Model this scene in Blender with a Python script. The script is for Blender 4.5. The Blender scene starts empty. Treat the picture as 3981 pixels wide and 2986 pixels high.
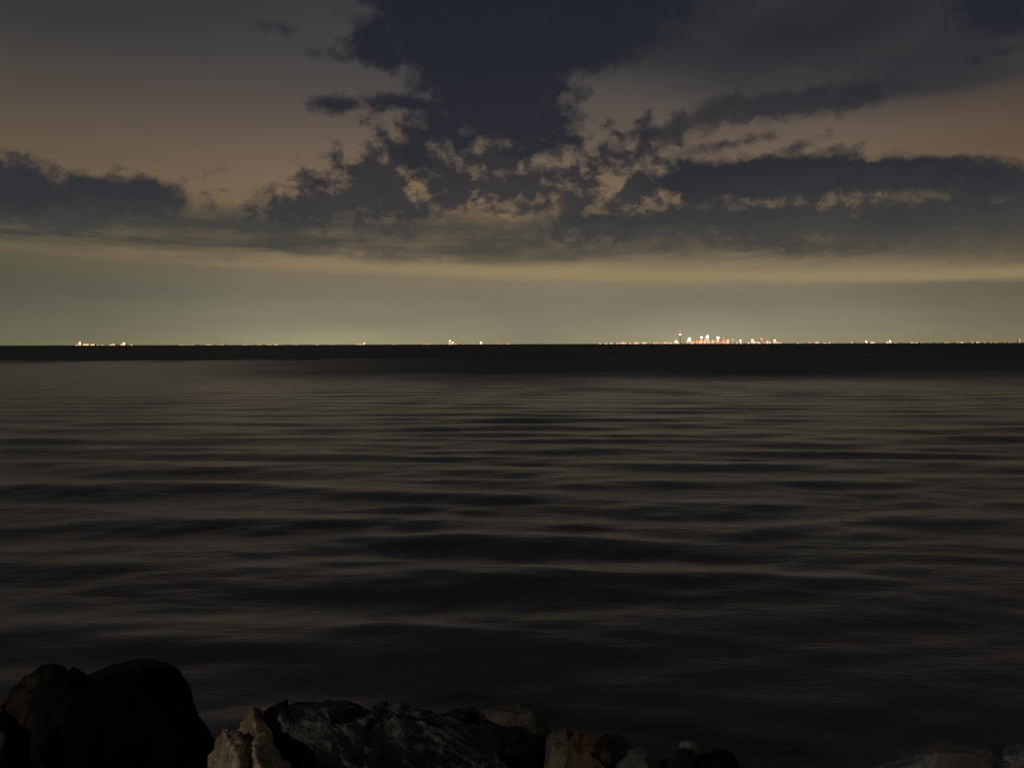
import bpy, bmesh, math, random
import numpy as np
from mathutils import Vector, Matrix, noise

random.seed(7); rng = np.random.default_rng(11)
sc = bpy.context.scene
COL = sc.collection
R = math.radians

# ------------------------------------------------------------------ camera
F_PX = 2970.0; W_PX, H_PX = 3981.0, 2986.0
CAM_H = 3.0
PITCH = math.atan((H_PX/2 - 1338.0)/F_PX)          # tilted slightly down
ROLL = R(0.16)
cam_d = bpy.data.cameras.new('camera'); cam = bpy.data.objects.new('camera', cam_d); COL.objects.link(cam)
cam_d.sensor_width = 36.0; cam_d.lens = 36.0*F_PX/W_PX
cam_d.clip_start = 0.1; cam_d.clip_end = 200000
M_CAM = Matrix.Rotation(R(90)-PITCH, 3, 'X') @ Matrix.Rotation(-ROLL, 3, 'Z')
cam.matrix_world = Matrix.Translation((0, 0, CAM_H)) @ M_CAM.to_4x4()
sc.camera = cam

def ray(px, py):
    return (M_CAM @ Vector((px-W_PX/2, -(py-H_PX/2), -F_PX))).normalized()
def at(px, py, dist):
    """point at ground distance dist (metres along +Y) seen in direction px, py"""
    d = ray(px, py); return Vector((0, 0, CAM_H)) + d*(dist/d.y)
def azel(px, py):
    d = ray(px, py); return math.degrees(math.atan2(d.x, d.y)), math.degrees(math.asin(d.z))

def lin(h):
    h = h.lstrip('#'); out = []
    for i in (0, 2, 4):
        c = int(h[i:i+2], 16)/255
        out.append(c/12.92 if c <= 0.04045 else ((c+0.055)/1.055)**2.4)
    return (*out, 1.0)

def tag(o, label=None, cat=None, group=None, kind=None):
    if label: o['label'] = label
    if cat: o['category'] = cat
    if group: o['group'] = group
    if kind: o['kind'] = kind
    return o

# ------------------------------------------------------------------ node helper
class NT:
    def __init__(s, tree): s.t = tree; s.n = tree.nodes; s.l = tree.links
    def node(s, typ, **kw):
        n = s.n.new(typ)
        for k, v in kw.items(): setattr(n, k, v)
        return n
    def put(s, inp, v):
        if isinstance(v, bpy.types.NodeSocket): s.l.new(v, inp)
        elif v is not None: inp.default_value = v
    def math(s, op, a, b=None, c=None, clamp=False):
        n = s.node('ShaderNodeMath', operation=op, use_clamp=clamp)
        s.put(n.inputs[0], a); s.put(n.inputs[1], b); s.put(n.inputs[2], c)
        return n.outputs[0]
    def comb(s, x, y, z=0.0):
        n = s.node('ShaderNodeCombineXYZ'); s.put(n.inputs[0], x); s.put(n.inputs[1], y); s.put(n.inputs[2], z)
        return n.outputs[0]
    def vmath(s, op, a, b=None, out=0):
        n = s.node('ShaderNodeVectorMath', operation=op); s.put(n.inputs[0], a)
        if b is not None: s.put(n.inputs[1], b)
        return n.outputs[out]
    def mapping(s, v, loc=(0,0,0), rot=(0,0,0), scale=(1,1,1), typ='POINT'):
        n = s.node('ShaderNodeMapping', vector_type=typ); s.put(n.inputs[0], v)
        n.inputs['Location'].default_value = loc; n.inputs['Rotation'].default_value = rot; n.inputs['Scale'].default_value = scale
        return n.outputs[0]
    def noise(s, v, scale, detail=5, rough=.55, dist=0.0, out='Fac'):
        n = s.node('ShaderNodeTexNoise'); s.put(n.inputs['Vector'], v)
        n.inputs['Scale'].default_value = scale; n.inputs['Detail'].default_value = detail
        n.inputs['Roughness'].default_value = rough; n.inputs['Distortion'].default_value = dist
        return n.outputs[out]
    def smooth(s, v, a, b, lo=0.0, hi=1.0, interp='SMOOTHSTEP'):
        n = s.node('ShaderNodeMapRange', interpolation_type=interp); s.put(n.inputs[0], v)
        n.inputs[1].default_value = a; n.inputs[2].default_value = b; n.inputs[3].default_value = lo; n.inputs[4].default_value = hi
        return n.outputs[0]
    def ramp(s, v, stops, interp='LINEAR'):
        n = s.node('ShaderNodeValToRGB'); s.put(n.inputs[0], v); e = n.color_ramp.elements
        n.color_ramp.interpolation = interp
        while len(e) < len(stops): e.new(0.5)
        for i, (p, c) in enumerate(stops):
            e[i].position = p; e[i].color = lin(c) if isinstance(c, str) else c
        return n.outputs[0]
    def mix(s, f, a, b, blend='MIX'):
        n = s.node('ShaderNodeMix', data_type='RGBA', blend_type=blend)
        s.put(n.inputs[0], f); s.put(n.inputs[6], a); s.put(n.inputs[7], b)
        return n.outputs[2]

# ------------------------------------------------------------------ world: night sky over a city glow
SUN_EL, SUN_AZ = 24.0, 215.0          # light falls from behind the camera, a little to its left side
world = bpy.data.worlds.new('World'); sc.world = world; world.use_nodes = True
w = NT(world.node_tree); w.n.clear()
world.cycles.sampling_method = 'NONE'
tc = w.node('ShaderNodeTexCoord').outputs['Generated']
sep = w.node('ShaderNodeSeparateXYZ'); w.put(sep.inputs[0], tc)
AZ = w.math('MULTIPLY', w.math('ARCTAN2', sep.outputs[0], sep.outputs[1]), 57.29578)
EL = w.math('MULTIPLY', w.math('ARCSINE', sep.outputs[2]), 57.29578)
P = w.comb(AZ, EL)

def hgt(y): return (1338-y)*57.2958/F_PX
def E(deg): return max(0.0, min(1.0, deg/60.0))
el01 = w.math('DIVIDE', EL, 60.0, clamp=True)
base = w.ramp(el01, [(0.0, '#908968'), (E(.7), '#8d856d'), (E(2.2), '#817b67'), (E(3.6), '#767161'), (E(5.4), '#786e59'),
                     (E(9.4), '#7e6a52'), (E(13.2), '#6d5e50'), (E(16), '#5b514a'), (E(19), '#494544'),
                     (E(21.5), '#403e40'), (E(25.2), '#34363b'), (E(38), '#2c2e35'), (1.0, '#23252c')])
# sideways: the far left and the far right are darker and greener near the horizon
azw = w.math('ADD', AZ, w.math('MULTIPLY', w.noise(P, .12, 2), 6.0))
sideL = w.smooth(azw, -34, -9)
sideR = w.smooth(azw, 40, 22, 0.0, 1.0)
n_ = w.node('ShaderNodeMath', operation='MULTIPLY'); w.put(n_.inputs[0], w.smooth(EL, 12, 3)); n_.inputs[1].default_value = 1.0
lowk = n_.outputs[0]
dimL = w.math('MULTIPLY', w.math('SUBTRACT', 1.0, sideL), w.math('ADD', .50, w.math('MULTIPLY', lowk, .45)))
base = w.mix(w.math('MULTIPLY', dimL, .85), base, w.mix(1.0, base, (.40, .45, .44, 1), 'MULTIPLY'))
dimR = w.math('SUBTRACT', 1.0, sideR)
base = w.mix(w.math('MULTIPLY', dimR, .8), base, w.mix(1.0, base, (.60, .56, .52, 1), 'MULTIPLY'))
# two glow domes over the towns
def ell(px, py, rx, ry, rot=0.0, node=w, vec=None):
    a, e = azel(px, py); ca = math.cos(R(a)); k = 57.2958/F_PX
    m = node.mapping(vec if vec is not None else P, (a, e, 0), (0, 0, R(rot)), (rx*k*ca*ca, ry*k*ca, 1.0), 'TEXTURE')
    return node.vmath('LENGTH', m, out=1)
def glow(px, py, rx, ry, colr, k, rot=0):
    global base
    g = w.smooth(ell(px, py, rx, ry, rot), 1.0, 0.0)
    base = w.mix(w.math('MULTIPLY', g, k), base, w.mix(1.0, base, colr, 'ADD'))
glow(1300, 1345, 560, 110, (.075, .08, .035, 1), .6)
glow(2700, 1345, 420, 190, (.07, .062, .045, 1), .8)
glow(2600, 1085, 1500, 110, (.07, .045, .015, 1), .6)
glow(1700, 900, 1500, 520, (.035, .018, .004, 1), .5)
base = w.mix(w.math('MULTIPLY', w.smooth(ell(2050, 1290, 260, 150), 1, .1), .30), base, lin('#6f675a'))
base = w.mix(w.math('MULTIPLY', w.smooth(ell(1600, 1240, 500, 40, 4), 1, .1), .22), base, lin('#6e705e'))

# --- noises (in degrees; stretched sideways the way low cloud looks near the horizon)
Pw = w.vmath('ADD', P, w.vmath('MULTIPLY', w.vmath('SUBTRACT', w.noise(P, .9, 3, out='Color'), (.5, .5, .5)), (1.5, .9, 0)))
nA = w.noise(w.mapping(Pw, scale=(1.0, 1.35, 1)), .42, 8, .60)
nB = w.noise(w.mapping(Pw, (7, 3, 1), scale=(1.0, 1.20, 1)), .80, 6, .56)
nS = w.noise(w.mapping(P, (3, 9, 2), (0, 0, R(-1)), (.22, 1.6, 1)), .55, 6, .6, .3)
nT = w.noise(w.mapping(Pw, (13, 2, 5), (0, 0, R(6)), (.30, .95, 1)), .45, 6, .6)
cen = lambda v, a: w.math('MULTIPLY', w.math('SUBTRACT', v, .5), a)

def field(blobs, k=.35):
    """signed distance-like field, unit = 100 px of arc; > 0 inside the cloud"""
    acc = None; vec = P
    for i, b in enumerate(blobs):
        if i and i % 8 == 0:      # chains the groups one after another, which keeps the shader's stack small
            vec = w.comb(w.math('ADD', AZ, w.math('MULTIPLY', acc, 1e-7)), EL)
        px, py, rx, ry = b[:4]; rot = b[4] if len(b) > 4 else 0
        f = w.math('MULTIPLY', w.math('SUBTRACT', 1.0, ell(px, py, rx, ry, rot, vec=vec)), (min(rx, ry)**.5*max(rx, ry)**.5)/130.0)
        acc = f if acc is None else w.math('SMOOTH_MAX', acc, f, k)
    return acc

SOLID = [(2040, -60, 660, 200), (1990, 120, 560, 170), (1930, 300, 330, 150), (2010, 440, 240, 130), (1850, 430, 170, 110), (2140, 560, 110, 50),
         (1600, 405, 230, 34, -2), (1330, 408, 110, 28, 4), (1480, 170, 120, 90), (1720, 500, 130, 80, -25), (1620, 590, 100, 70),
         (120, 780, 420, 80, -4), (450, 760, 330, 66, -5), (560, 735, 170, 50, -4), (40, 690, 130, 60), (0, 740, 300, 120), (620, 770, 110, 55),
         (3010, 690, 520, 82, -1), (3480, 680, 500, 66, -4), (3850, 715, 320, 58, -6), (2700, 695, 190, 72),
         (3900, 10, 220, 90)]
BROKEN = [(1260, 800, 320, 85, 6), (1060, 800, 140, 50, 22), (1450, 720, 230, 120, 15), (1790, 720, 240, 110), (1620, 620, 190, 110), (1560, 800, 200, 80),
          (1980, 740, 260, 90), (1960, 620, 280, 80), (2150, 690, 170, 90), (2350, 650, 170, 90, 20), (2450, 760, 180, 120),
          (2150, 905, 110, 50), (2330, 870, 260, 75), (2700, 860, 300, 80), (3050, 862, 480, 75), (3500, 865, 450, 75), (3850, 850, 360, 110),
          (2440, 590, 120, 50, 25), (2250, 780, 130, 100)]
WISP = [(3060, 405, 320, 66, 3), (3290, 385, 230, 52, 6), (3900, 200, 160, 22, 4), (2760, 445, 200, 56, 20), (2620, 500, 210, 60, 18), (2860, 552, 230, 26, 9),
        (3090, 572, 130, 26, 14), (3190, 600, 130, 16, 20), (3335, 560, 40, 12, 35), (3320, 582, 36, 11, 30), (30, 593, 90, 18, -3), (715, 697, 45, 22, 15),
        (850, 665, 60, 14, 14), (840, 748, 65, 12, 4), (780, 775, 50, 12, 6), (1330, 222, 130, 20, -3), (1115, 112, 80, 14),
        (2500, 490, 100, 34, 30), (1850, 935, 70, 30), (1960, 935, 200, 30), (2180, 1003, 150, 16), (1500, 1003, 200, 30),
        (700, 1000, 300, 22), (1240, 700, 80, 40, 20), (1300, 610, 40, 30)]
fS = w.math('ADD', w.math('ADD', field(SOLID), .10), w.math('ADD', cen(nA, 1.5), cen(nB, 1.3)))
CLEAR = [(1890, 880, 240, 50, -2), (1740, 565, 110, 45), (2070, 610, 150, 40, -5), (2370, 705, 70, 60), (2540, 790, 110, 32, 10), (3330, 758, 95, 32, 4),
         (3640, 748, 80, 22), (3850, 775, 90, 18, 8), (1620, 770, 40, 50), (1850, 740, 30, 60), (900, 720, 90, 60)]
nC = w.noise(w.mapping(Pw, (17, 31, 4), scale=(1.0, 1.3, 1)), 1.35, 5, .56)
hole = w.math('MAXIMUM', w.math('ADD', field(CLEAR, .2), w.math('ADD', cen(nC, 2.6), .12)), 0.0)
fB = w.math('ADD', w.math('ADD', field(BROKEN), .22), w.math('ADD', cen(nC, 1.8), cen(nB, 3.6)))
fB = w.math('SUBTRACT', fB, w.math('MULTIPLY', hole, 2.0))
fW = w.math('ADD', field(WISP, .1), w.math('ADD', cen(nT, 1.0), cen(nB, 1.6)))
aS = w.smooth(fS, -.25, .50); aB = w.smooth(fB, -.40, .95, 0, .92); aW = w.smooth(fW, -.18, .60, 0, .80)
# the right half of the deck is filled in by a thin grey layer between the two long banks
fill = w.math('MULTIPLY', w.smooth(hole, .35, .0, .25, 1.0), w.math('MULTIPLY', w.smooth(w.math('ADD', w.math('MULTIPLY', ell(3300, 820, 1100, 175, -1), -1.0), cen(nA, .7)), -1.0, -.70), w.smooth(w.math('ADD', nT, cen(nB, 1.0)), .22, .48, .10, .80)))

# thin stratus band low in the sky and the veil in the upper right
band = w.math('MULTIPLY', w.smooth(EL, 5.6, 6.9), w.smooth(EL, 11.3, 8.3))
band = w.math('MULTIPLY', band, w.smooth(w.math('ADD', nS, w.math('MULTIPLY', nT, .3)), .42, .78))
bandR = w.smooth(AZ, -36, 16, .95, .62)
aT = w.math('MULTIPLY', w.math('MULTIPLY', band, bandR), 1.15, clamp=True)
bandfill = w.math('MULTIPLY', w.smooth(w.math('ADD', EL, w.math('ADD', cen(nS, 1.8), w.math('MULTIPLY', AZ, .026))), 6.0, 6.9), w.smooth(w.math('ADD', EL, cen(nB, 4.0)), 10.2, 8.2))
bandfill = w.math('MULTIPLY', bandfill, w.smooth(AZ, -30, 30, .62, .45))
veil = w.math('MULTIPLY', w.smooth(ell(3350, 0, 1500, 440, -3), 1.0, .50), w.smooth(nT, .25, .62, .62, .97))
soft = w.math('MULTIPLY', w.smooth(w.math('ADD', ell(2420, 0, 640, 270, 12), cen(nB, -.5)), 1.05, .35), .95)
veil2 = w.math('MULTIPLY', w.smooth(ell(200, -100, 1500, 330, 0), 1.0, .2), .3)
high = w.math('MULTIPLY', w.smooth(EL, 25, 36), w.smooth(w.math('ADD', nT, cen(nA, .5)), .35, .62, .0, .7))

cloudc = w.ramp(w.math('DIVIDE', w.math('ADD', EL, cen(nT, 5.0)), 60.0, clamp=True), [(0, '#5e584b'), (E(5.5), '#544f46'), (E(7.5), '#43413d'), (E(9.5), '#343538'), (E(12.5), '#2b2c32'),
                     (E(16), '#282931'), (E(19.5), '#24262f'), (E(25), '#1f222d'), (E(40), '#191d26'), (1, '#14171e')])
cloudc = w.mix(w.smooth(nB, .40, .75, 0, .16), cloudc, w.mix(1.0, cloudc, (1.55, 1.4, 1.3, 1), 'MULTIPLY'))
sky = w.mix(w.smooth(nS, .3, .7, 0, .10), base, lin('#4d4840'))
sky = w.mix(bandfill, sky, lin('#4d4840'))
sky = w.mix(aT, sky, lin('#44423d'))
sky = w.mix(veil, sky, lin('#2f3035'))
sky = w.mix(veil2, sky, lin('#2c2f36'))
sky = w.mix(high, sky, lin('#1c1f27'))
sky = w.mix(fill, sky, lin('#3d3b39'))
sky = w.mix(soft, sky, lin('#272930'))
sky = w.mix(w.math('MULTIPLY', w.smooth(w.math('ADD', ell(3200, 90, 520, 130, 4), cen(nT, 1.2)), 1.0, .3), .6), sky, lin('#23252d'))
sky = w.mix(w.math('MULTIPLY', w.smooth(w.math('ADD', ell(3600, 320, 520, 70, -1), cen(nT, 1.0)), 1.0, .3), .6), sky, lin('#2f3036'))
sky = w.mix(aW, sky, cloudc)
sky = w.mix(aB, sky, cloudc)
sky = w.mix(aS, sky, cloudc)
# pale streak where the cloud deck ends above the glow
stre = w.math('ADD', EL, w.math('ADD', w.math('MULTIPLY', AZ, .030), cen(nS, .9)))
sk = w.math('MULTIPLY', w.smooth(stre, 4.6, 5.2), w.smooth(stre, 6.2, 5.4))
sky = w.mix(w.math('MULTIPLY', sk, w.smooth(AZ, -32, 6, .18, .72)), sky, lin('#978360'))
# below the horizon the air is as dark as the water
sky = w.mix(w.smooth(EL, -.2, -3), sky, lin('#15161a'))
bg = w.node('ShaderNodeBackground'); w.put(bg.inputs[0], sky); bg.inputs[1].default_value = 1.0
st = w.node('ShaderNodeTexSky', sky_type='NISHITA', sun_disc=False); st.sun_elevation = R(SUN_EL); st.sun_rotation = R(SUN_AZ)
bg2 = w.node('ShaderNodeBackground'); w.put(bg2.inputs[0], st.outputs[0]); bg2.inputs[1].default_value = 0.0001
add = w.node('ShaderNodeAddShader'); w.put(add.inputs[0], bg.outputs[0]); w.put(add.inputs[1], bg2.outputs[0])
out = w.node('ShaderNodeOutputWorld'); w.put(out.inputs[0], add.outputs[0])

sun_d = bpy.data.lights.new('sun', 'SUN'); sun = bpy.data.objects.new('sun', sun_d); COL.objects.link(sun)
sun_d.energy = 0.42; sun_d.angle = R(2.0); sun_d.color = (1.0, .93, .82)
sd = Vector((math.sin(R(SUN_AZ))*math.cos(R(SUN_EL)), math.cos(R(SUN_AZ))*math.cos(R(SUN_EL)), math.sin(R(SUN_EL))))
sun.rotation_euler = sd.to_track_quat('Z', 'Y').to_euler()

# ------------------------------------------------------------------ materials
def new_mat(name):
    m = bpy.data.materials.new(name); m.use_nodes = True
    t = NT(m.node_tree); b = m.node_tree.nodes['Principled BSDF']
    return m, t, b

def water_mat():
    m, t, b = new_mat('lake_water')
    pos = t.node('ShaderNodeNewGeometry').outputs['Position']
    s3 = t.node('ShaderNodeSeparateXYZ'); t.put(s3.inputs[0], pos)
    X, Y = s3.outputs[0], s3.outputs[1]
    # the sea of small wind ripples far out: a ruffled belt that begins nearer on the right-hand side
    side = t.math('DIVIDE', X, t.math('ADD', Y, 1.0))
    nb = t.noise(t.mapping(pos, scale=(.05, .030, 1)), 1.0, 5)
    Yn = t.math('MULTIPLY', Y, t.math('ADD', .65, t.math('MULTIPLY', nb, .70)))
    belt = t.smooth(Yn, 118, 168)
    near = t.math('MULTIPLY', t.smooth(Yn, 48, 86), t.smooth(t.math('ADD', side, t.math('MULTIPLY', nb, .2)), -.46, .12, 0, .95))
    ruff = t.math('MAXIMUM', belt, near)
    slick = t.math('MULTIPLY', t.smooth(Y, 175, 186), t.smooth(Y, 205, 192))
    slick = t.math('MULTIPLY', slick, t.math('MULTIPLY', t.smooth(side, .08, .25), t.smooth(side, .62, .45)))
    ruff = t.math('SUBTRACT', ruff, t.math('MULTIPLY', slick, .22))
    b.inputs['Base Color'].default_value = (.030, .030, .032, 1)
    b.inputs['IOR'].default_value = 1.333
    b.inputs['Specular Tint'].default_value = (1.0, .89, .86, 1)      # reddens reflections: the brown of the higher sky put into the tint
    t.put(b.inputs['Roughness'], t.math('ADD', .23, t.math('MULTIPLY', ruff, .35)))
    t.put(b.inputs['Specular IOR Level'], t.math('SUBTRACT', .80, t.math('MULTIPLY', ruff, .66)))
    n1 = t.noise(t.mapping(pos, scale=(.85, 2.0, 1)), 2.4, 6, .62)
    n2 = t.noise(t.mapping(pos, (4, 2, 0), (0, 0, R(3)), (.26, .9, 1)), 1.0, 4, .55)
    n3 = t.noise(t.mapping(pos, (9, 5, 0), (0, 0, R(2)), (.035, .30, 1)), .8, 3, .5)
    bh = t.math('ADD', t.math('MULTIPLY', n1, t.smooth(Y, 10, 70, .030, .004)), t.math('ADD', t.math('MULTIPLY', n2, .085), t.math('MULTIPLY', n3, .17)))
    bp = t.node('ShaderNodeBump'); t.put(bp.inputs['Height'], t.math('MULTIPLY', bh, t.smooth(Y, 5, 16, .22, 1.0))); bp.inputs['Strength'].default_value = 1.0; bp.inputs['Distance'].default_value = 1.0
    t.put(b.inputs['Normal'], bp.outputs[0])
    return m

def rock_mat(name, dark, light, tan=None, scale=3.0, stretch=(1, 1, 1), rot=(0, 0, 0), bump=.02, wet=.62, edge=.5, tan_amt=.5, contrast=(.40, .62), spec=.3):
    m, t, b = new_mat(name)
    g = t.node('ShaderNodeNewGeometry'); pos = g.outputs['Position']
    q = t.mapping(pos, (0, 0, 0), rot, stretch, 'TEXTURE')
    a = t.noise(q, scale, 8, .62, .4)
    c = t.noise(t.mapping(q, (3, 7, 1)), scale*5.5, 8, .65)
    col = t.mix(t.smooth(t.math('ADD', a, cenm(t, c, .35)), contrast[0], contrast[1]), lin(dark), lin(light))
    if tan:
        d = t.noise(t.mapping(pos, (5, 5, 5), rot, (1.0, 1.0, .5)), scale*.55, 5, .5)
        col = t.mix(t.smooth(d, tan_amt-.10, tan_amt+.10), col, lin(tan))
    col = t.mix(t.smooth(c, .30, .48, .8, 0), col, t.mix(1.0, col, (.30, .28, .26, 1), 'MULTIPLY'))    # darker in the pits of the grain
    edge_mask = t.smooth(g.outputs['Pointiness'], .505, .56)
    col = t.mix(t.math('MULTIPLY', edge_mask, edge), col, t.mix(1.0, col, (1.8, 1.8, 1.8, 1), 'MULTIPLY'))  # lighter along convex edges
    t.put(b.inputs['Base Color'], col)
    t.put(b.inputs['Roughness'], t.smooth(c, .3, .7, wet-.1, wet+.2))
    b.inputs['Specular IOR Level'].default_value = spec
    bp = t.node('ShaderNodeBump'); bp.inputs['Distance'].default_value = bump; bp.inputs['Strength'].default_value = 1.0
    t.put(bp.inputs['Height'], t.math('ADD', t.math('MULTIPLY', a, 1.2), c)); t.put(b.inputs['Normal'], bp.outputs[0])
    return m
def cenm(t, v, a): return t.math('MULTIPLY', t.math('SUBTRACT', v, .5), a)

# ------------------------------------------------------------------ water sheet with modelled waves
def wave_height(X, Y):
    Z = np.zeros_like(X)
    r = np.random.default_rng(5)
    D = np.sqrt(X**2+Y**2)
    for i in range(150):
        L = 0.42*(7.5**r.random())                       # 0.4 .. 3.2 m
        th = r.normal(0, .15 if L > 1.2 else .34) - .02
        k = 2*math.pi/L; ph = r.random()*6.283
        amp = .0062*L*(1.0 if L < 3 else (3/L))*(.55+.9*r.random())*.36
        fade = np.clip((L*32-D)/(L*22), 0, 1)
        # gusts: groups of higher and lower waves
        calm = .30+.70*np.clip((Y-6.0)/8.0, 0, 1)
        env = calm*(.55+.75*(.5+.5*np.sin(X*.11*r.random()+Y*.35*r.random()+r.random()*6.3)))
        Z += amp*fade*env*np.sin(.35*np.sin(X*.9+ph*3)+k*(X*math.sin(th)+Y*math.cos(th))+ph+.5*np.sin(X*.25+ph))
    return Z
def build_water():
    rows = [2.2]
    while rows[-1] < 60000:
        y = rows[-1]; rows.append(y+max(.03, y*.0042) if y < 120 else y*1.02)
    rows = np.array(rows); nc = 620
    s = np.linspace(-1.35, 1.35, nc); s = s*(.75+.25*np.abs(s)/1.35)
    Yg, Sg = np.meshgrid(rows, s, indexing='ij'); Xg = Sg*(Yg+1.6)*1.15
    Zg = wave_height(Xg, Yg)
    co = np.stack([Xg, Yg, Zg], -1).reshape(-1, 3).astype(np.float32)
    nr = len(rows); idx = np.arange(nr*nc).reshape(nr, nc)
    q = np.stack([idx[:-1, :-1], idx[:-1, 1:], idx[1:, 1:], idx[1:, :-1]], -1).reshape(-1, 4).astype(np.int32)
    me = bpy.data.meshes.new('lake_water'); me.vertices.add(len(co)); me.vertices.foreach_set('co', co.ravel())
    me.loops.add(q.size); me.loops.foreach_set('vertex_index', q.ravel())
    me.polygons.add(len(q)); me.polygons.foreach_set('loop_start', np.arange(0, q.size, 4, dtype=np.int32))
    me.polygons.foreach_set('use_smooth', np.ones(len(q), bool))
    me.update(calc_edges=True); me.materials.append(water_mat())
    o = bpy.data.objects.new('water', me); COL.objects.link(o); tag(o, kind='structure')
build_water()

# lake bed / bank under the rocks, one sheet
def build_bank():
    nx, ny = 160, 60
    bm = bmesh.new(); V = []
    for j in range(ny):
        y = -3 + 10.5*j/(ny-1)
        for i in range(nx):
            x = -14 + 28*i/(nx-1)
            z = np.interp(y, [-3, 0, 1.5, 3, 4, 5, 6, 7.5], [1.35, 1.3, 1.1, .78, .36, -.25, -.7, -1.0])
            z += .10*noise.fractal(Vector((x*.9, y*.9, 0)), .8, 2, 4)
            V.append(bm.verts.new((x, y, z)))
    for j in range(ny-1):
        for i in range(nx-1):
            bm.faces.new((V[j*nx+i], V[j*nx+i+1], V[(j+1)*nx+i+1], V[(j+1)*nx+i])).smooth = True
    me = bpy.data.meshes.new('shore'); bm.to_mesh(me); bm.free()
    me.materials.append(rock_mat('shore_rubble', '#2b2824', '#4a453d', scale=5, bump=.05))
    o = bpy.data.objects.new('shore_ground', me); COL.objects.link(o); tag(o, kind='structure')
build_bank()

# ------------------------------------------------------------------ rocks
def hull_piece(bm, pts):
    vs = [bm.verts.new(p) for p in pts]
    r = bmesh.ops.convex_hull(bm, input=vs)
    junk = [v for v in r['geom_interior'] if isinstance(v, bmesh.types.BMVert)] + [v for v in r['geom_unused'] if isinstance(v, bmesh.types.BMVert)]
    if junk: bmesh.ops.delete(bm, geom=list(set(junk)), context='VERTS')

def slab(outline, d, t, front=.35, shrink=.82, drop=30, lean=0.0):
    """hull points of one lump: an outline seen at distance d, bulging to the front and closing to the back"""
    cx = sum(p[0] for p in outline)/len(outline); cy = sum(p[1] for p in outline)/len(outline)
    pts = []
    for (x, y) in outline:
        pts.append(at(x, y, d))
        pts.append(at(cx+(x-cx)*shrink, cy+(y-cy)*shrink+drop, d-t*front))
        pts.append(at(cx+(x-cx)*.86+lean, cy+(y-cy)*.9+14, d+t*(1-front)))
    return pts

def rock(pieces, mat, label, voxel=.016, smooth_it=2, rough=.02, fscale=6.0, strata=None, facet=0.0, group=None, seed=0, name='boulder', cuts=16):
    bm = bmesh.new()
    for pc in pieces: hull_piece(bm, pc)
    me = bpy.data.meshes.new('tmp'); bm.to_mesh(me); bm.free()
    tmp = bpy.data.objects.new('tmp', me); COL.objects.link(tmp)
    md = tmp.modifiers.new('r', 'REMESH'); md.mode = 'VOXEL'; md.voxel_size = voxel; md.adaptivity = 0
    sm = tmp.modifiers.new('s', 'SMOOTH'); sm.factor = .6; sm.iterations = smooth_it
    dg = bpy.context.evaluated_depsgraph_get(); ev = tmp.evaluated_get(dg)
    me2 = bpy.data.meshes.new_from_object(ev); bpy.data.objects.remove(tmp)
    n = len(me2.vertices); co = np.empty(n*3); me2.vertices.foreach_get('co', co); co = co.reshape(-1, 3)
    no = np.empty(n*3); me2.vertices.foreach_get('normal', no); no = no.reshape(-1, 3)
    off = Vector((seed*3.7, seed*1.3, seed*2.1))
    # cleave flat faces off the lump: whatever stands proud of a random plane is pressed back onto it
    rr = np.random.default_rng(100+seed); c0 = co.mean(0)
    for k in range(cuts):
        d = rr.normal(size=3); d[1] -= .6; d[2] = abs(d[2])*.8; d /= np.linalg.norm(d)
        pr = (co-c0)@d; lim = pr.max()-min(.08, (pr.max()-pr.min())*rr.uniform(.015, .05))
        ov = np.clip(pr-lim, 0, None); co -= np.outer(np.minimum(ov, .12)*.93, d)
    for i in range(n):
        p = Vector(co[i])
        q = p*fscale+off
        v = noise.fractal(q*.45, .9, 2.1, 5)*1.6*rough
        v += (noise.ridged_multi_fractal(q, .9, 2.0, 4, 1.0, 2.0)-1.0)*rough*.5
        if facet:
            c = noise.voronoi(q*.55)[0]; v += -facet*(c[1]-c[0] < .12)*(.12-(c[1]-c[0]))/.12 + facet*.8*noise.cell(q*.8)
        if strata:
            ax, amp, fr = strata
            s = p.dot(ax)*fr + .7*noise.noise(q*.5)
            s2 = (s % 1.0); v += amp*((s2*s2)-.4) + amp*.5*noise.noise(Vector((s*1.9, q.x*.25, q.z*.25)))
        co[i] += no[i]*v
    me2.vertices.foreach_set('co', co.ravel()); me2.update()
    for p in me2.polygons: p.use_smooth = True
    me2.materials.clear(); me2.materials.append(mat)
    # the thing's origin goes to its base
    base = Vector((co[:, 0].mean(), co[:, 1].mean(), co[:, 2].min()))
    me2.transform(Matrix.Translation(-base)); me2.name = name
    o = bpy.data.objects.new(name, me2); COL.objects.link(o); o.location = base
    tag(o, label, name.replace('_', ' '), group)
    return o

G = 'rocks along the water edge'
BT = 3330
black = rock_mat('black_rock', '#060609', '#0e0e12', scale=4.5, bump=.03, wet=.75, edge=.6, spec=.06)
brown_dark = rock_mat('dark_brown_rock', '#0c0c0d', '#1c1a18', tan='#4c3f2c', scale=2.6, bump=.03, tan_amt=.57, wet=.8, spec=.1)
tan_m = rock_mat('tan_rock', '#6b5840', '#a88b64', tan='#94866f', scale=2.2, stretch=(.45, 1, 2.2), bump=.02, tan_amt=.56, wet=.9, edge=.9)
spike_m = rock_mat('pale_rock', '#6f675a', '#9b9078', tan='#a08356', scale=3.5, bump=.014, tan_amt=.55, wet=.8)
streak_m = rock_mat('streaked_rock', '#1a191b', '#6e6a62', scale=15.0, stretch=(3.4, 1.4, 1.0), rot=(0, R(36), 0), bump=.02, wet=.65, contrast=(.46, .68), edge=1.4)
round_m = rock_mat('grey_brown_rock', '#474138', '#6a6153', scale=2.6, bump=.014, wet=.85)
orange_m = rock_mat('orange_rock', '#4a4740', '#3c3833', tan='#55402a', scale=4.2, bump=.016, tan_amt=.50, wet=.85)
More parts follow.
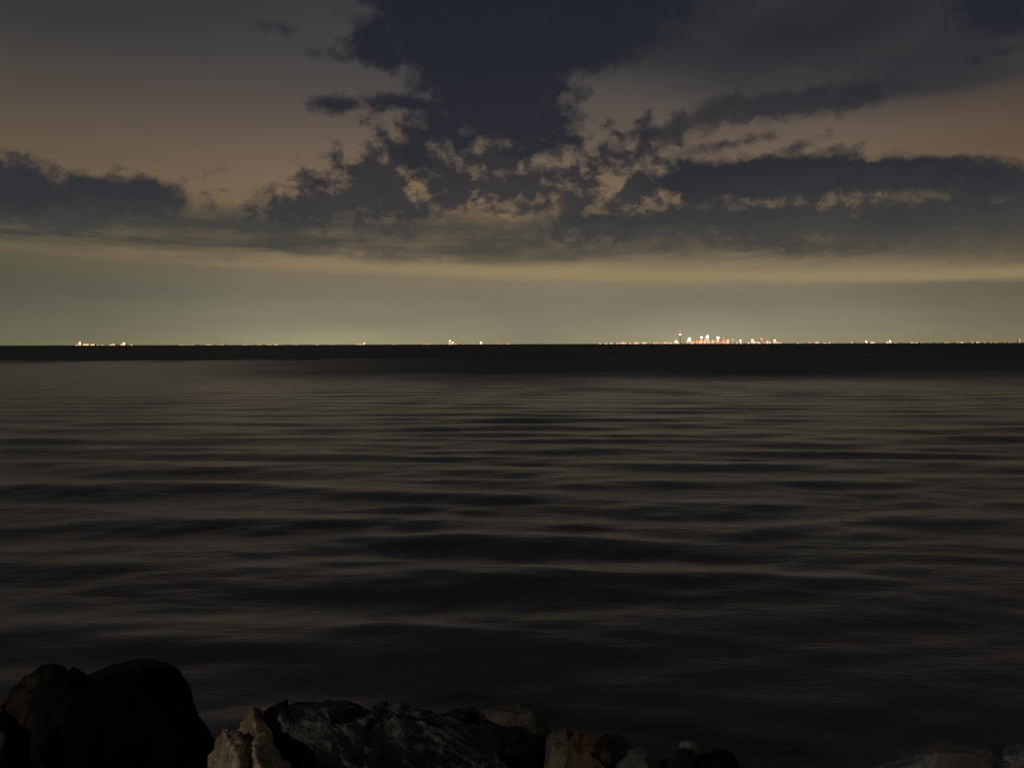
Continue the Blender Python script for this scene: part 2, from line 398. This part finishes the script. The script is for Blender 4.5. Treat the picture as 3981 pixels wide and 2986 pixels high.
green_m = rock_mat('grey_green_rock', '#3e4036', '#5e5d54', scale=2.4, bump=.012, wet=.85)
dim_m = rock_mat('dim_rock', '#34302a', '#544c42', scale=3.5, bump=.015, wet=.85)
slab_m = rock_mat('speckled_grey_rock', '#4a4948', '#75736f', tan='#54493f', scale=4.5, bump=.012, tan_amt=.60, wet=.8)

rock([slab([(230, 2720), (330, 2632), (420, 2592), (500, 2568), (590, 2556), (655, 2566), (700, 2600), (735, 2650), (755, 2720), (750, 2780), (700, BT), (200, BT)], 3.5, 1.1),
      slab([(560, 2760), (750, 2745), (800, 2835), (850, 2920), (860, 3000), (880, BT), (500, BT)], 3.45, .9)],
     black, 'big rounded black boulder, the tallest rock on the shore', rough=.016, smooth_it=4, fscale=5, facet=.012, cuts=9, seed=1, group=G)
rock([slab([(55, 2690), (75, 2652), (140, 2636), (205, 2592), (250, 2606), (330, 2634), (360, 2800), (340, BT), (-40, BT), (-30, 2860)], 3.35, .7)],
     brown_dark, 'dark jagged rock with a tan corner beside the big black boulder', rough=.032, facet=.03, smooth_it=1, fscale=7, seed=2, group=G)
rock([slab([(-260, 2800), (-120, 2720), (-40, 2760), (20, 2830), (30, BT), (-330, BT)], 3.2, .6)],
     dim_m, 'low dark brown rock at the left edge of the photo', rough=.03, facet=.02, seed=22, group=G)
def jag(pts, d): return [at(x, y, d+dd) for x, y, dd in pts]
rock([jag([(868, 2846, 0), (890, 2836, .02), (926, 2850, .0), (938, 2872, -.05), (846, 2900, -.02), (900, 2905, -.16), (812, 2990, -.05), (740, BT, -.1), (935, 3000, -.22), (970, BT, -.3),
           (870, 2850, .4), (930, 2870, .45), (760, BT, .5), (980, BT, .5), (1000, 2960, .1)], 3.05),
      jag([(930, 2905, 0), (1008, 2850, .05), (1034, 2872, 0), (1046, 2925, -.06), (1112, 2975, 0), (1190, 3060, 0), (990, 2905, -.14), (1010, 3000, -.22), (1200, BT, -.05), (900, BT, -.25),
           (1010, 2860, .4), (1150, 3050, .5), (1200, BT, .5), (900, BT, .5)], 3.06),
      jag([(982, 2738, 0), (992, 2737, .02), (1005, 2758, .03), (1022, 2800, .0), (1040, 2845, .0), (1056, 2885, .02), (1060, 3050, .05), (960, 2786, .02), (938, 2830, .02), (925, 2900, .03), (930, 3050, .05),
           (990, 2840, -.09), (985, 2746, .10), (1040, 2870, .26), (950, 2860, .24), (1050, 3050, .3), (930, 3050, .3)], 3.14)],
     tan_m, 'tan rock rising to a sharp pale point right of the black boulder', voxel=.009, rough=.014, smooth_it=0, cuts=0, fscale=13, facet=.010, strata=(Vector((.93, .2, .3)), .010, 14.0), seed=3, group=G)
dip = Vector((.55, .1, .83)).normalized()
rock([slab([(985, 2800), (1010, 2752), (1035, 2738), (1080, 2740), (1190, 2762), (1330, 2764), (1470, 2778), (1560, 2800), (1650, BT), (960, BT)], 3.45, .9),
      slab([(1400, 2790), (1480, 2770), (1560, 2775), (1640, 2762), (1700, 2782), (1800, 2800), (1900, 2850), (2080, 2940), (2150, BT), (1350, BT)], 3.4, .9)],
     streak_m, 'long dark rock with pale diagonal streaks in the middle of the shore', voxel=.012, rough=.030, smooth_it=1, strata=(dip, .030, 9.0), fscale=8, seed=4, group=G)
rock([slab([(1860, 2775), (1905, 2756), (1970, 2744), (2050, 2752), (2100, 2775), (2140, 2820), (2160, 2880), (2170, BT), (1800, BT), (1840, 2840)], 3.75, .8)],
     round_m, 'rounded grey brown boulder behind the end of the streaked rock', rough=.022, smooth_it=3, fscale=6, facet=.02, seed=5, group=G)
rock([slab([(1690, 2795), (1740, 2772), (1830, 2762), (1880, 2775), (1910, 2850), (1900, BT), (1650, BT)], 3.9, .6)],
     dim_m, 'low dark rock wedged between the streaked rock and the rounded boulder', rough=.03, facet=.02, seed=15, group=G)
rock([slab([(2130, 2880), (2155, 2842), (2200, 2826), (2235, 2842), (2230, 2930), (2240, BT), (2090, BT)], 3.3, .5)],
     round_m, 'small grey rock squeezed between the rounded boulder and the orange rock', voxel=.012, rough=.02, seed=6, group=G)
rock([slab([(2172, 2930), (2190, 2880), (2228, 2842), (2265, 2838), (2315, 2862), (2345, 2905), (2400, 2990), (2420, BT), (2150, BT)], 3.15, .55)],
     orange_m, 'orange brown rock with a grey cap right of the rounded boulder', voxel=.012, rough=.02, facet=.02, smooth_it=2, seed=7, group=G)
rock([slab([(2340, 2885), (2390, 2862), (2440, 2880), (2460, 2960), (2450, BT), (2330, BT)], 3.7, .5)],
     dim_m, 'dark reddish rock behind the grey green pyramid rock', rough=.03, seed=8, group=G)
rock([slab([(2350, 2990), (2400, 2938), (2440, 2902), (2485, 2888), (2510, 2900), (2545, 2938), (2560, 2990), (2600, BT), (2290, BT)], 3.2, .55)],
     green_m, 'smooth grey green rock shaped like a pyramid', voxel=.012, rough=.012, smooth_it=2, seed=9, facet=.012, group=G)
rock([slab([(2560, 2970), (2580, 2950), (2620, 2952), (2640, 2990), (2650, BT), (2530, BT)], 3.3, .4)],
     dim_m, 'tiny dark rock touching the foot of the pyramid rock', voxel=.012, rough=.02, seed=10, group=G)
rock([slab([(2630, 2960), (2650, 2905), (2680, 2888), (2700, 2920), (2720, BT), (2600, BT)], 3.75, .4)],
     round_m, 'narrow grey rock standing between two dim rocks', voxel=.012, rough=.024, facet=.02, seed=11, group=G)
rock([slab([(2700, 2945), (2740, 2932), (2800, 2926), (2835, 2938), (2860, 2980), (2900, BT), (2660, BT)], 3.6, .6)],
     brown_dark, 'dim brown rock half hidden at the bottom of the photo', rough=.026, facet=.02, seed=12, group=G)
rock([slab([(2870, 2985), (2920, 2962), (2970, 2962), (3010, 2990), (3060, BT), (2840, BT)], 3.7, .5)],
     dim_m, 'barely visible low rock next to the open water gap', rough=.02, seed=13, group=G)
rock([slab([(3400, 2990), (3520, 2972), (3580, 2955), (3625, 2900), (3655, 2886), (3760, 2894), (3880, 2888), (3900, 2915), (3900, BT), (3330, BT)], 3.9, .9)],
     slab_m, 'flat topped speckled grey rock in the bottom right corner', rough=.016, smooth_it=2, seed=14, group=G)
rock([slab([(3902, 2915), (3925, 2890), (3990, 2884), (4120, 2880), (4200, 2960), (4220, BT), (3890, BT)], 3.8, .9)],
     slab_m, 'grey brown rock cut by the right edge of the photo', rough=.02, facet=.015, smooth_it=2, seed=16, group=G)

# ------------------------------------------------------------------ the far shore and its towns
DIST = 28000.0
def far_x(px): return at(px, 1338, DIST).x
MPP = DIST/F_PX                               # metres per photo pixel out there
def wall_mat(name, c):
    m, t, b = new_mat(name)
    pos = t.node('ShaderNodeNewGeometry').outputs['Position']
    t.put(b.inputs['Base Color'], t.mix(t.noise(pos, .02, 4), lin(c), t.mix(1.0, lin(c), (.7, .7, .7, 1), 'MULTIPLY')))
    b.inputs['Roughness'].default_value = .8
    return m
def glow_mat(name, c, k):
    m, t, b = new_mat(name)
    b.inputs['Base Color'].default_value = (.2, .2, .2, 1)
    pos = t.node('ShaderNodeNewGeometry').outputs['Position']
    t.put(b.inputs['Emission Color'], lin(c))
    v = t.noise(t.mapping(pos, scale=(1, .01, 1)), .03, 2)
    t.put(b.inputs['Emission Strength'], t.math('MULTIPLY', t.smooth(v, .3, .7, .55, 1.4), k))
    m.cycles.emission_sampling = 'NONE'  # kilometres away: lights nothing here
    return m
concrete = wall_mat('city_concrete', '#8a7f70'); steel = wall_mat('city_steel', '#4c4a4a')  # concrete lightened to brown, distant haze put into its colour
PAL = {'orange': glow_mat('window_orange', '#ffab70', 1.45), 'peach': glow_mat('window_peach', '#ffc8a0', 1.8), 'cream': glow_mat('window_cream', '#ffd8a8', 1.35),
       'dim': glow_mat('window_dim', '#e8c0a8', .75), 'pale': glow_mat('window_pale', '#ffd4bc', 1.5), 'yellow': glow_mat('window_yellow', '#ffe0a0', 1.35),
       'red': glow_mat('window_red', '#ff9468', 1.4)}
LAMP = {'white': glow_mat('lamp_white', '#fff0d0', 5.5), 'warm': glow_mat('lamp_warm', '#ffdcae', 2.4), 'pink': glow_mat('lamp_pink', '#ffd6c8', 2.0), 'soft': glow_mat('lamp_soft', '#ffd0a0', 1.8)}

def add_box(bm, x0, x1, y0, y1, z0, z1, taper=1.0):
    cx, cy = (x0+x1)/2, (y0+y1)/2
    c = []
    for z, k in ((z0, 1.0), (z1, taper)):
        for (x, y) in ((x0, y0), (x1, y0), (x1, y1), (x0, y1)): c.append(bm.verts.new((cx+(x-cx)*k, cy+(y-cy)*k, z)))
    for f in ((0, 3, 2, 1), (4, 5, 6, 7), (0, 1, 5, 4), (1, 2, 6, 5), (2, 3, 7, 6), (3, 0, 4, 7)): bm.faces.new([c[i] for i in f])
def add_drum(bm, prof, n=20):
    rings = [[bm.verts.new((r*math.cos(2*math.pi*i/n), r*math.sin(2*math.pi*i/n), z)) for i in range(n)] for r, z in prof]
    for a, b_ in zip(rings, rings[1:]):
        for i in range(n): bm.faces.new((a[i], a[(i+1) % n], b_[(i+1) % n], b_[i]))
    bm.faces.new(rings[0][::-1]); bm.faces.new(rings[-1])
def mesh_obj(name, bm, mat, parent=None, loc=(0, 0, 0)):
    bmesh.ops.recalc_face_normals(bm, faces=bm.faces[:])
    me = bpy.data.meshes.new(name); bm.to_mesh(me); bm.free(); me.materials.append(mat)
    o = bpy.data.objects.new(name, me); COL.objects.link(o); o.parent = parent; o.location = loc
    return o
def empty(name, loc):
    e = bpy.data.objects.new(name, None); COL.objects.link(e); e.location = loc; e.empty_display_size = 20; return e

# far land: a low dark strip
bm = bmesh.new()
for i in range(160):
    x0 = far_x(-300)+(far_x(4300)-far_x(-300))*i/160; x1 = far_x(-300)+(far_x(4300)-far_x(-300))*(i+1)/160
    add_box(bm, x0, x1, DIST+70, DIST+3000, -3, 4+4*noise.noise(Vector((i*.3, 0, 0))), 1.0)
mesh_obj('far_shore_land', bm, wall_mat('far_land', '#24241f')); tag(bpy.data.objects['far_shore_land'], kind='structure')

def building(px, wpx, hpx, tone, label, lamp=None, lamp_w=None, group=None, name='high_rise', cat='high-rise', kind=0, row=0):
    """wpx x hpx photo pixels at the far shore; strips of lit windows, optional roof light widened to its glare"""
    wd, h = wpx*MPP, hpx*MPP; dp = max(30, wd*.7)
    e = empty(name, (far_x(px), DIST+90+row, 0)); tag(e, label, cat, group)
    bm = bmesh.new()
    add_box(bm, -wd/2, wd/2, -dp/2, dp/2, -4, h*(.78 if kind == 1 else 1.0))
    if kind == 1: add_box(bm, -wd*.33, wd*.33, -dp*.33, dp*.33, h*.78, h)
    if kind == 2: add_box(bm, -wd*.25, wd*.1, -dp*.2, dp*.2, h, h+9)
    if kind == 3: add_box(bm, -wd/2, wd/2, -dp/2, dp/2, h, h+wd*.5, .15)
    mesh_obj('facade', bm, concrete, e)
    bm = bmesh.new(); up = bmesh.new(); fl = 15.0 if h > 60 else 7.5; z = 4.0
    while z < h-3:
        k = .33 if (kind == 1 and z > h*.78-fl) else .5
        x = -wd*k+2
        while x < wd*k-4:
            sgm = min(random.uniform(10, 26), wd*k-2-x)
            if h < 60: sgm = wd*k-2-x           # low houses: one long lit storey
            if (h < 60 or x < -wd*k+3 or random.random() < .9) and sgm > 2:
                add_box(up if k < .4 else bm, x, x+sgm, -dp*k-1.0, -dp*k+.5, z, min(z+fl*.74, h-1))
            x += sgm+1.2
        z += fl
    if len(up.verts): mesh_obj('windows', up, PAL[tone], e)      # the set back upper floors
    else: up.free()
    if len(bm.verts) == 16:
        bm.free(); bm = bmesh.new(); add_box(bm, -wd*.5+2, wd*.5-2, -dp*.5-1.0, -dp*.5+.5, 4.0, h-3)
    if len(bm.verts): mesh_obj('windows', bm, PAL[tone], e)
    else: bm.free()
    if lamp:
        lw = (lamp_w or wpx)*MPP/2*.94; bm = bmesh.new()  # roof light swollen into a drum, its glare built as a shape
        add_drum(bm, [(lw*.55, h+0.5), (lw*.9, h+lw*.35), (lw, h+lw*.8), (lw*.9, h+lw*1.25), (lw*.5, h+lw*1.6)], 12)
        mesh_obj('roof_glare', bm, LAMP[lamp], e)
    return e

# the tall needle tower
tw = empty('observation_tower', (far_x(2647), DIST+140, 0)); tag(tw, 'slender observation tower with a round pod and mast above the skyline', 'tower')
bm = bmesh.new(); add_drum(bm, [(22, -4), (13, 120), (9, 320)], 6); mesh_obj('shaft', bm, steel, tw)
bm = bmesh.new(); add_drum(bm, [(10, 312), (40, 322), (46, 336), (40, 352), (14, 362)], 24); mesh_obj('pod', bm, LAMP['pink'], tw)
bm = bmesh.new(); add_drum(bm, [(9, 362), (7, 440), (3, 446), (2.2, 550)], 8); mesh_obj('mast', bm, PAL['dim'], tw)

B = building
B(2584, 9, 17, 'dim', 'faint pinkish block standing apart, left of the tower', kind=2, row=300)
B(2630, 17, 5, 'cream', 'wide low hall with a bright warm roof at the tower foot', lamp='warm', lamp_w=11, name='lit_hall', cat='building')
B(2666, 8, 17, 'dim', 'dim beige tower block between the tower and the first bright light', kind=1, row=200)
B(2678, 8, 9, 'yellow', 'yellow lit block under the first bright white light', lamp='warm', lamp_w=9)
B(2686, 8, 15, 'orange', 'block topped by the first big white light right of the tower', lamp='white', lamp_w=11, row=150)
B(2713, 9, 18, 'orange', 'orange lit block left of the tallest bright group', kind=1, row=120)
B(2725, 9, 12, 'peach', 'short peach lit block left of the tallest bright group')
B(2735, 8, 22, 'orange', 'tall block with a small white light on its roof', lamp='white', lamp_w=8, row=220)
B(2746, 9, 20, 'peach', 'peach lit tower between two white roof lights', kind=1, row=120)
B(2758, 10, 23, 'peach', 'tall block carrying the widest white light of the skyline', lamp='white', lamp_w=12, row=220)
B(2755, 10, 13, 'yellow', 'short yellow lit block in front of the widest white light')
B(2772, 9, 14, 'pale', 'pinkish lit block between the widest light and the last white light')
B(2786, 8, 15, 'orange', 'orange block close left of the last white light', row=100)
B(2798, 8, 20, 'peach', 'block with the last and lone white light of the skyline', lamp='white', lamp_w=10, row=160)
B(2815, 12, 22, 'orange', 'broad deep orange block right of the white lights', kind=1)
B(2830, 11, 15, 'peach', 'bright peach block right of the deep orange one')
B(2839, 8, 29, 'dim', 'tallest dim brown block at the right end of the city core', row=260, kind=2)
B(2852, 8, 14, 'dim', 'dim block with a pinkish top just beyond the city core', lamp='soft', lamp_w=5)
B(2881, 9, 9, 'pale', 'pale bright block standing alone right of the city core', lamp='warm', lamp_w=8)
B(2912, 10, 7, 'cream', 'small cream block left of a wide cream one')
B(2928, 15, 10, 'cream', 'wide cream lit building with a bright roof', lamp='warm', lamp_w=9)
B(2951, 13, 7, 'pale', 'low pinkish block left of a brown block with a pale top')
B(2963, 13, 15, 'dim', 'brown block with a pale glowing top', lamp='soft', lamp_w=7, kind=1)
B(2986, 10, 11, 'peach', 'peach block between the brown block and the wedge')
B(3015, 20, 9, 'cream', 'long wedge shaped cream building closing the city', lamp='soft', lamp_w=9)
# the left town
B(307, 12, 15, 'peach', 'tallest block of the small town at the far left', kind=1)
B(334, 24, 6, 'cream', 'low cream row beside the tall block of the left town', name='low_building', cat='building')
B(358, 16, 5, 'peach', 'faint peach row in the middle of the left town', name='low_building', cat='building')
B(401, 8, 4, 'dim', 'dimmest building of the left town, standing apart', name='low_building', cat='building')
B(438, 17, 5, 'cream', 'cream building left of the brightest one in the left town', name='low_building', cat='building')
B(477, 17, 5, 'pale', 'brightest building at the right end of the left town', lamp='warm', lamp_w=8, name='low_building', cat='building')
# the middle of the far shore
B(1414, 12, 3, 'cream', 'low cream building under the yellow sky glow', lamp='soft', lamp_w=7, name='low_building', cat='building')
B(1748, 8, 10, 'peach', 'chimney like block with a bright top, tallest of the middle shore', lamp='warm', lamp_w=8, kind=1)
B(1759, 9, 6, 'cream', 'short cream block leaning on the tall middle shore block', lamp='warm', lamp_w=6, row=40)
B(1772, 10, 4, 'orange', 'low orange block right of the middle shore tall block', name='low_building', cat='building')
B(1870, 10, 5, 'pale', 'small pinkish building with one bright light on the middle shore', lamp='warm', lamp_w=7, name='low_building', cat='building')
B(1941, 11, 3, 'orange', 'very low orange building, last one before the dark shore gap', name='low_building', cat='building')
# the right-hand shore
B(3147, 11, 8, 'red', 'reddish block first to the right of the city', kind=2)
B(3177, 17, 5, 'cream', 'wide cream building beside the reddish block', name='low_building', cat='building')
B(3227, 7, 4, 'pale', 'small pale building at the end of a thin light row', name='low_building', cat='building')
B(3314, 7, 4, 'cream', 'lone tiny light on the dark part of the right shore', name='low_building', cat='building')
B(3372, 9, 4, 'cream', 'bright white building left of a dimmer wide row', lamp='warm', lamp_w=7, name='low_building', cat='building')
B(3393, 18, 5, 'pale', 'wide row right of the bright white building', name='low_building', cat='building')
B(3452, 12, 5, 'cream', 'left half of the bright pair on the right shore', name='low_building', cat='building')
B(3464, 10, 6, 'pale', 'right half of the bright pair on the right shore', lamp='warm', lamp_w=7, name='low_building', cat='building')
B(3484, 15, 3, 'red', 'low reddish building right of the bright pair', name='low_building', cat='building')
B(3967, 8, 18, 'dim', 'tall narrow block with dull orange light near the right edge', kind=2)
# small lit buildings nothing tells apart
def run(x0, x1, n, hs, tones, label, group, ws=(.35, .8)):
    for i in range(n):
        x = x0+(x1-x0)*(i+.5)/n+random.uniform(-.3, .3)*(x1-x0)/n
        B(x, random.uniform(*ws)*(x1-x0)/n, random.uniform(*hs), random.choice(tones), label, group=group, name='shore_building', cat='building', row=random.uniform(0, 300))
run(2330, 2385, 3, (2.5, 4), ['pale'], 'small pale building in the short row left of the city', 'short pale row left of the city')
run(2395, 2640, 26, (2.5, 7.5), ['orange', 'peach', 'pale', 'dim'], 'low lit building in the long row leading to the tower', 'long row leading to the tower', (.75, 1.15))
run(2672, 2850, 36, (5, 15), ['orange', 'peach', 'peach', 'cream'], 'low lit waterfront building at the foot of the high-rises', 'waterfront of the city core', (.75, 1.15))
run(2855, 3050, 26, (3, 9), ['dim', 'peach', 'pale'], 'low lit building between the blocks right of the city core', 'low buildings right of the core', (.75, 1.15))
run(3100, 3235, 9, (1.5, 2.6), ['dim', 'peach'], 'very low lit building around the reddish block', 'very low row by the reddish block')
run(280, 500, 12, (1.5, 3), ['dim', 'pale'], 'very low lit building between the left town blocks', 'very low row in the left town')
run(680, 1410, 26, (1.0, 2.0), ['dim', 'dim', 'peach'], 'faint light low on the shore under the yellow glow', 'faint shore lights under the yellow glow', (.75, 1.15))
run(1430, 1990, 20, (.8, 2.0), ['dim', 'orange'], 'faint light low on the middle shore', 'faint lights on the middle shore')
run(3530, 3960, 22, (1.2, 4.2), ['cream', 'yellow', 'dim', 'dim'], 'small scattered light on the far right shore', 'scattered lights of the far right shore')
run(3235, 3530, 10, (.8, 1.8), ['dim'], 'faint light on the dark right shore', 'faint lights of the dark right shore')

# ------------------------------------------------------------------ render settings
sc.view_settings.view_transform = 'Standard'; sc.view_settings.look = 'None'
sc.view_settings.exposure = 0.0; sc.view_settings.gamma = 1.0
sc.cycles.use_denoising = True
sc.cycles.sample_clamp_indirect = 2.0
sc.cycles.max_bounces = 4; sc.cycles.diffuse_bounces = 2; sc.cycles.glossy_bounces = 3
sc.render.film_transparent = False
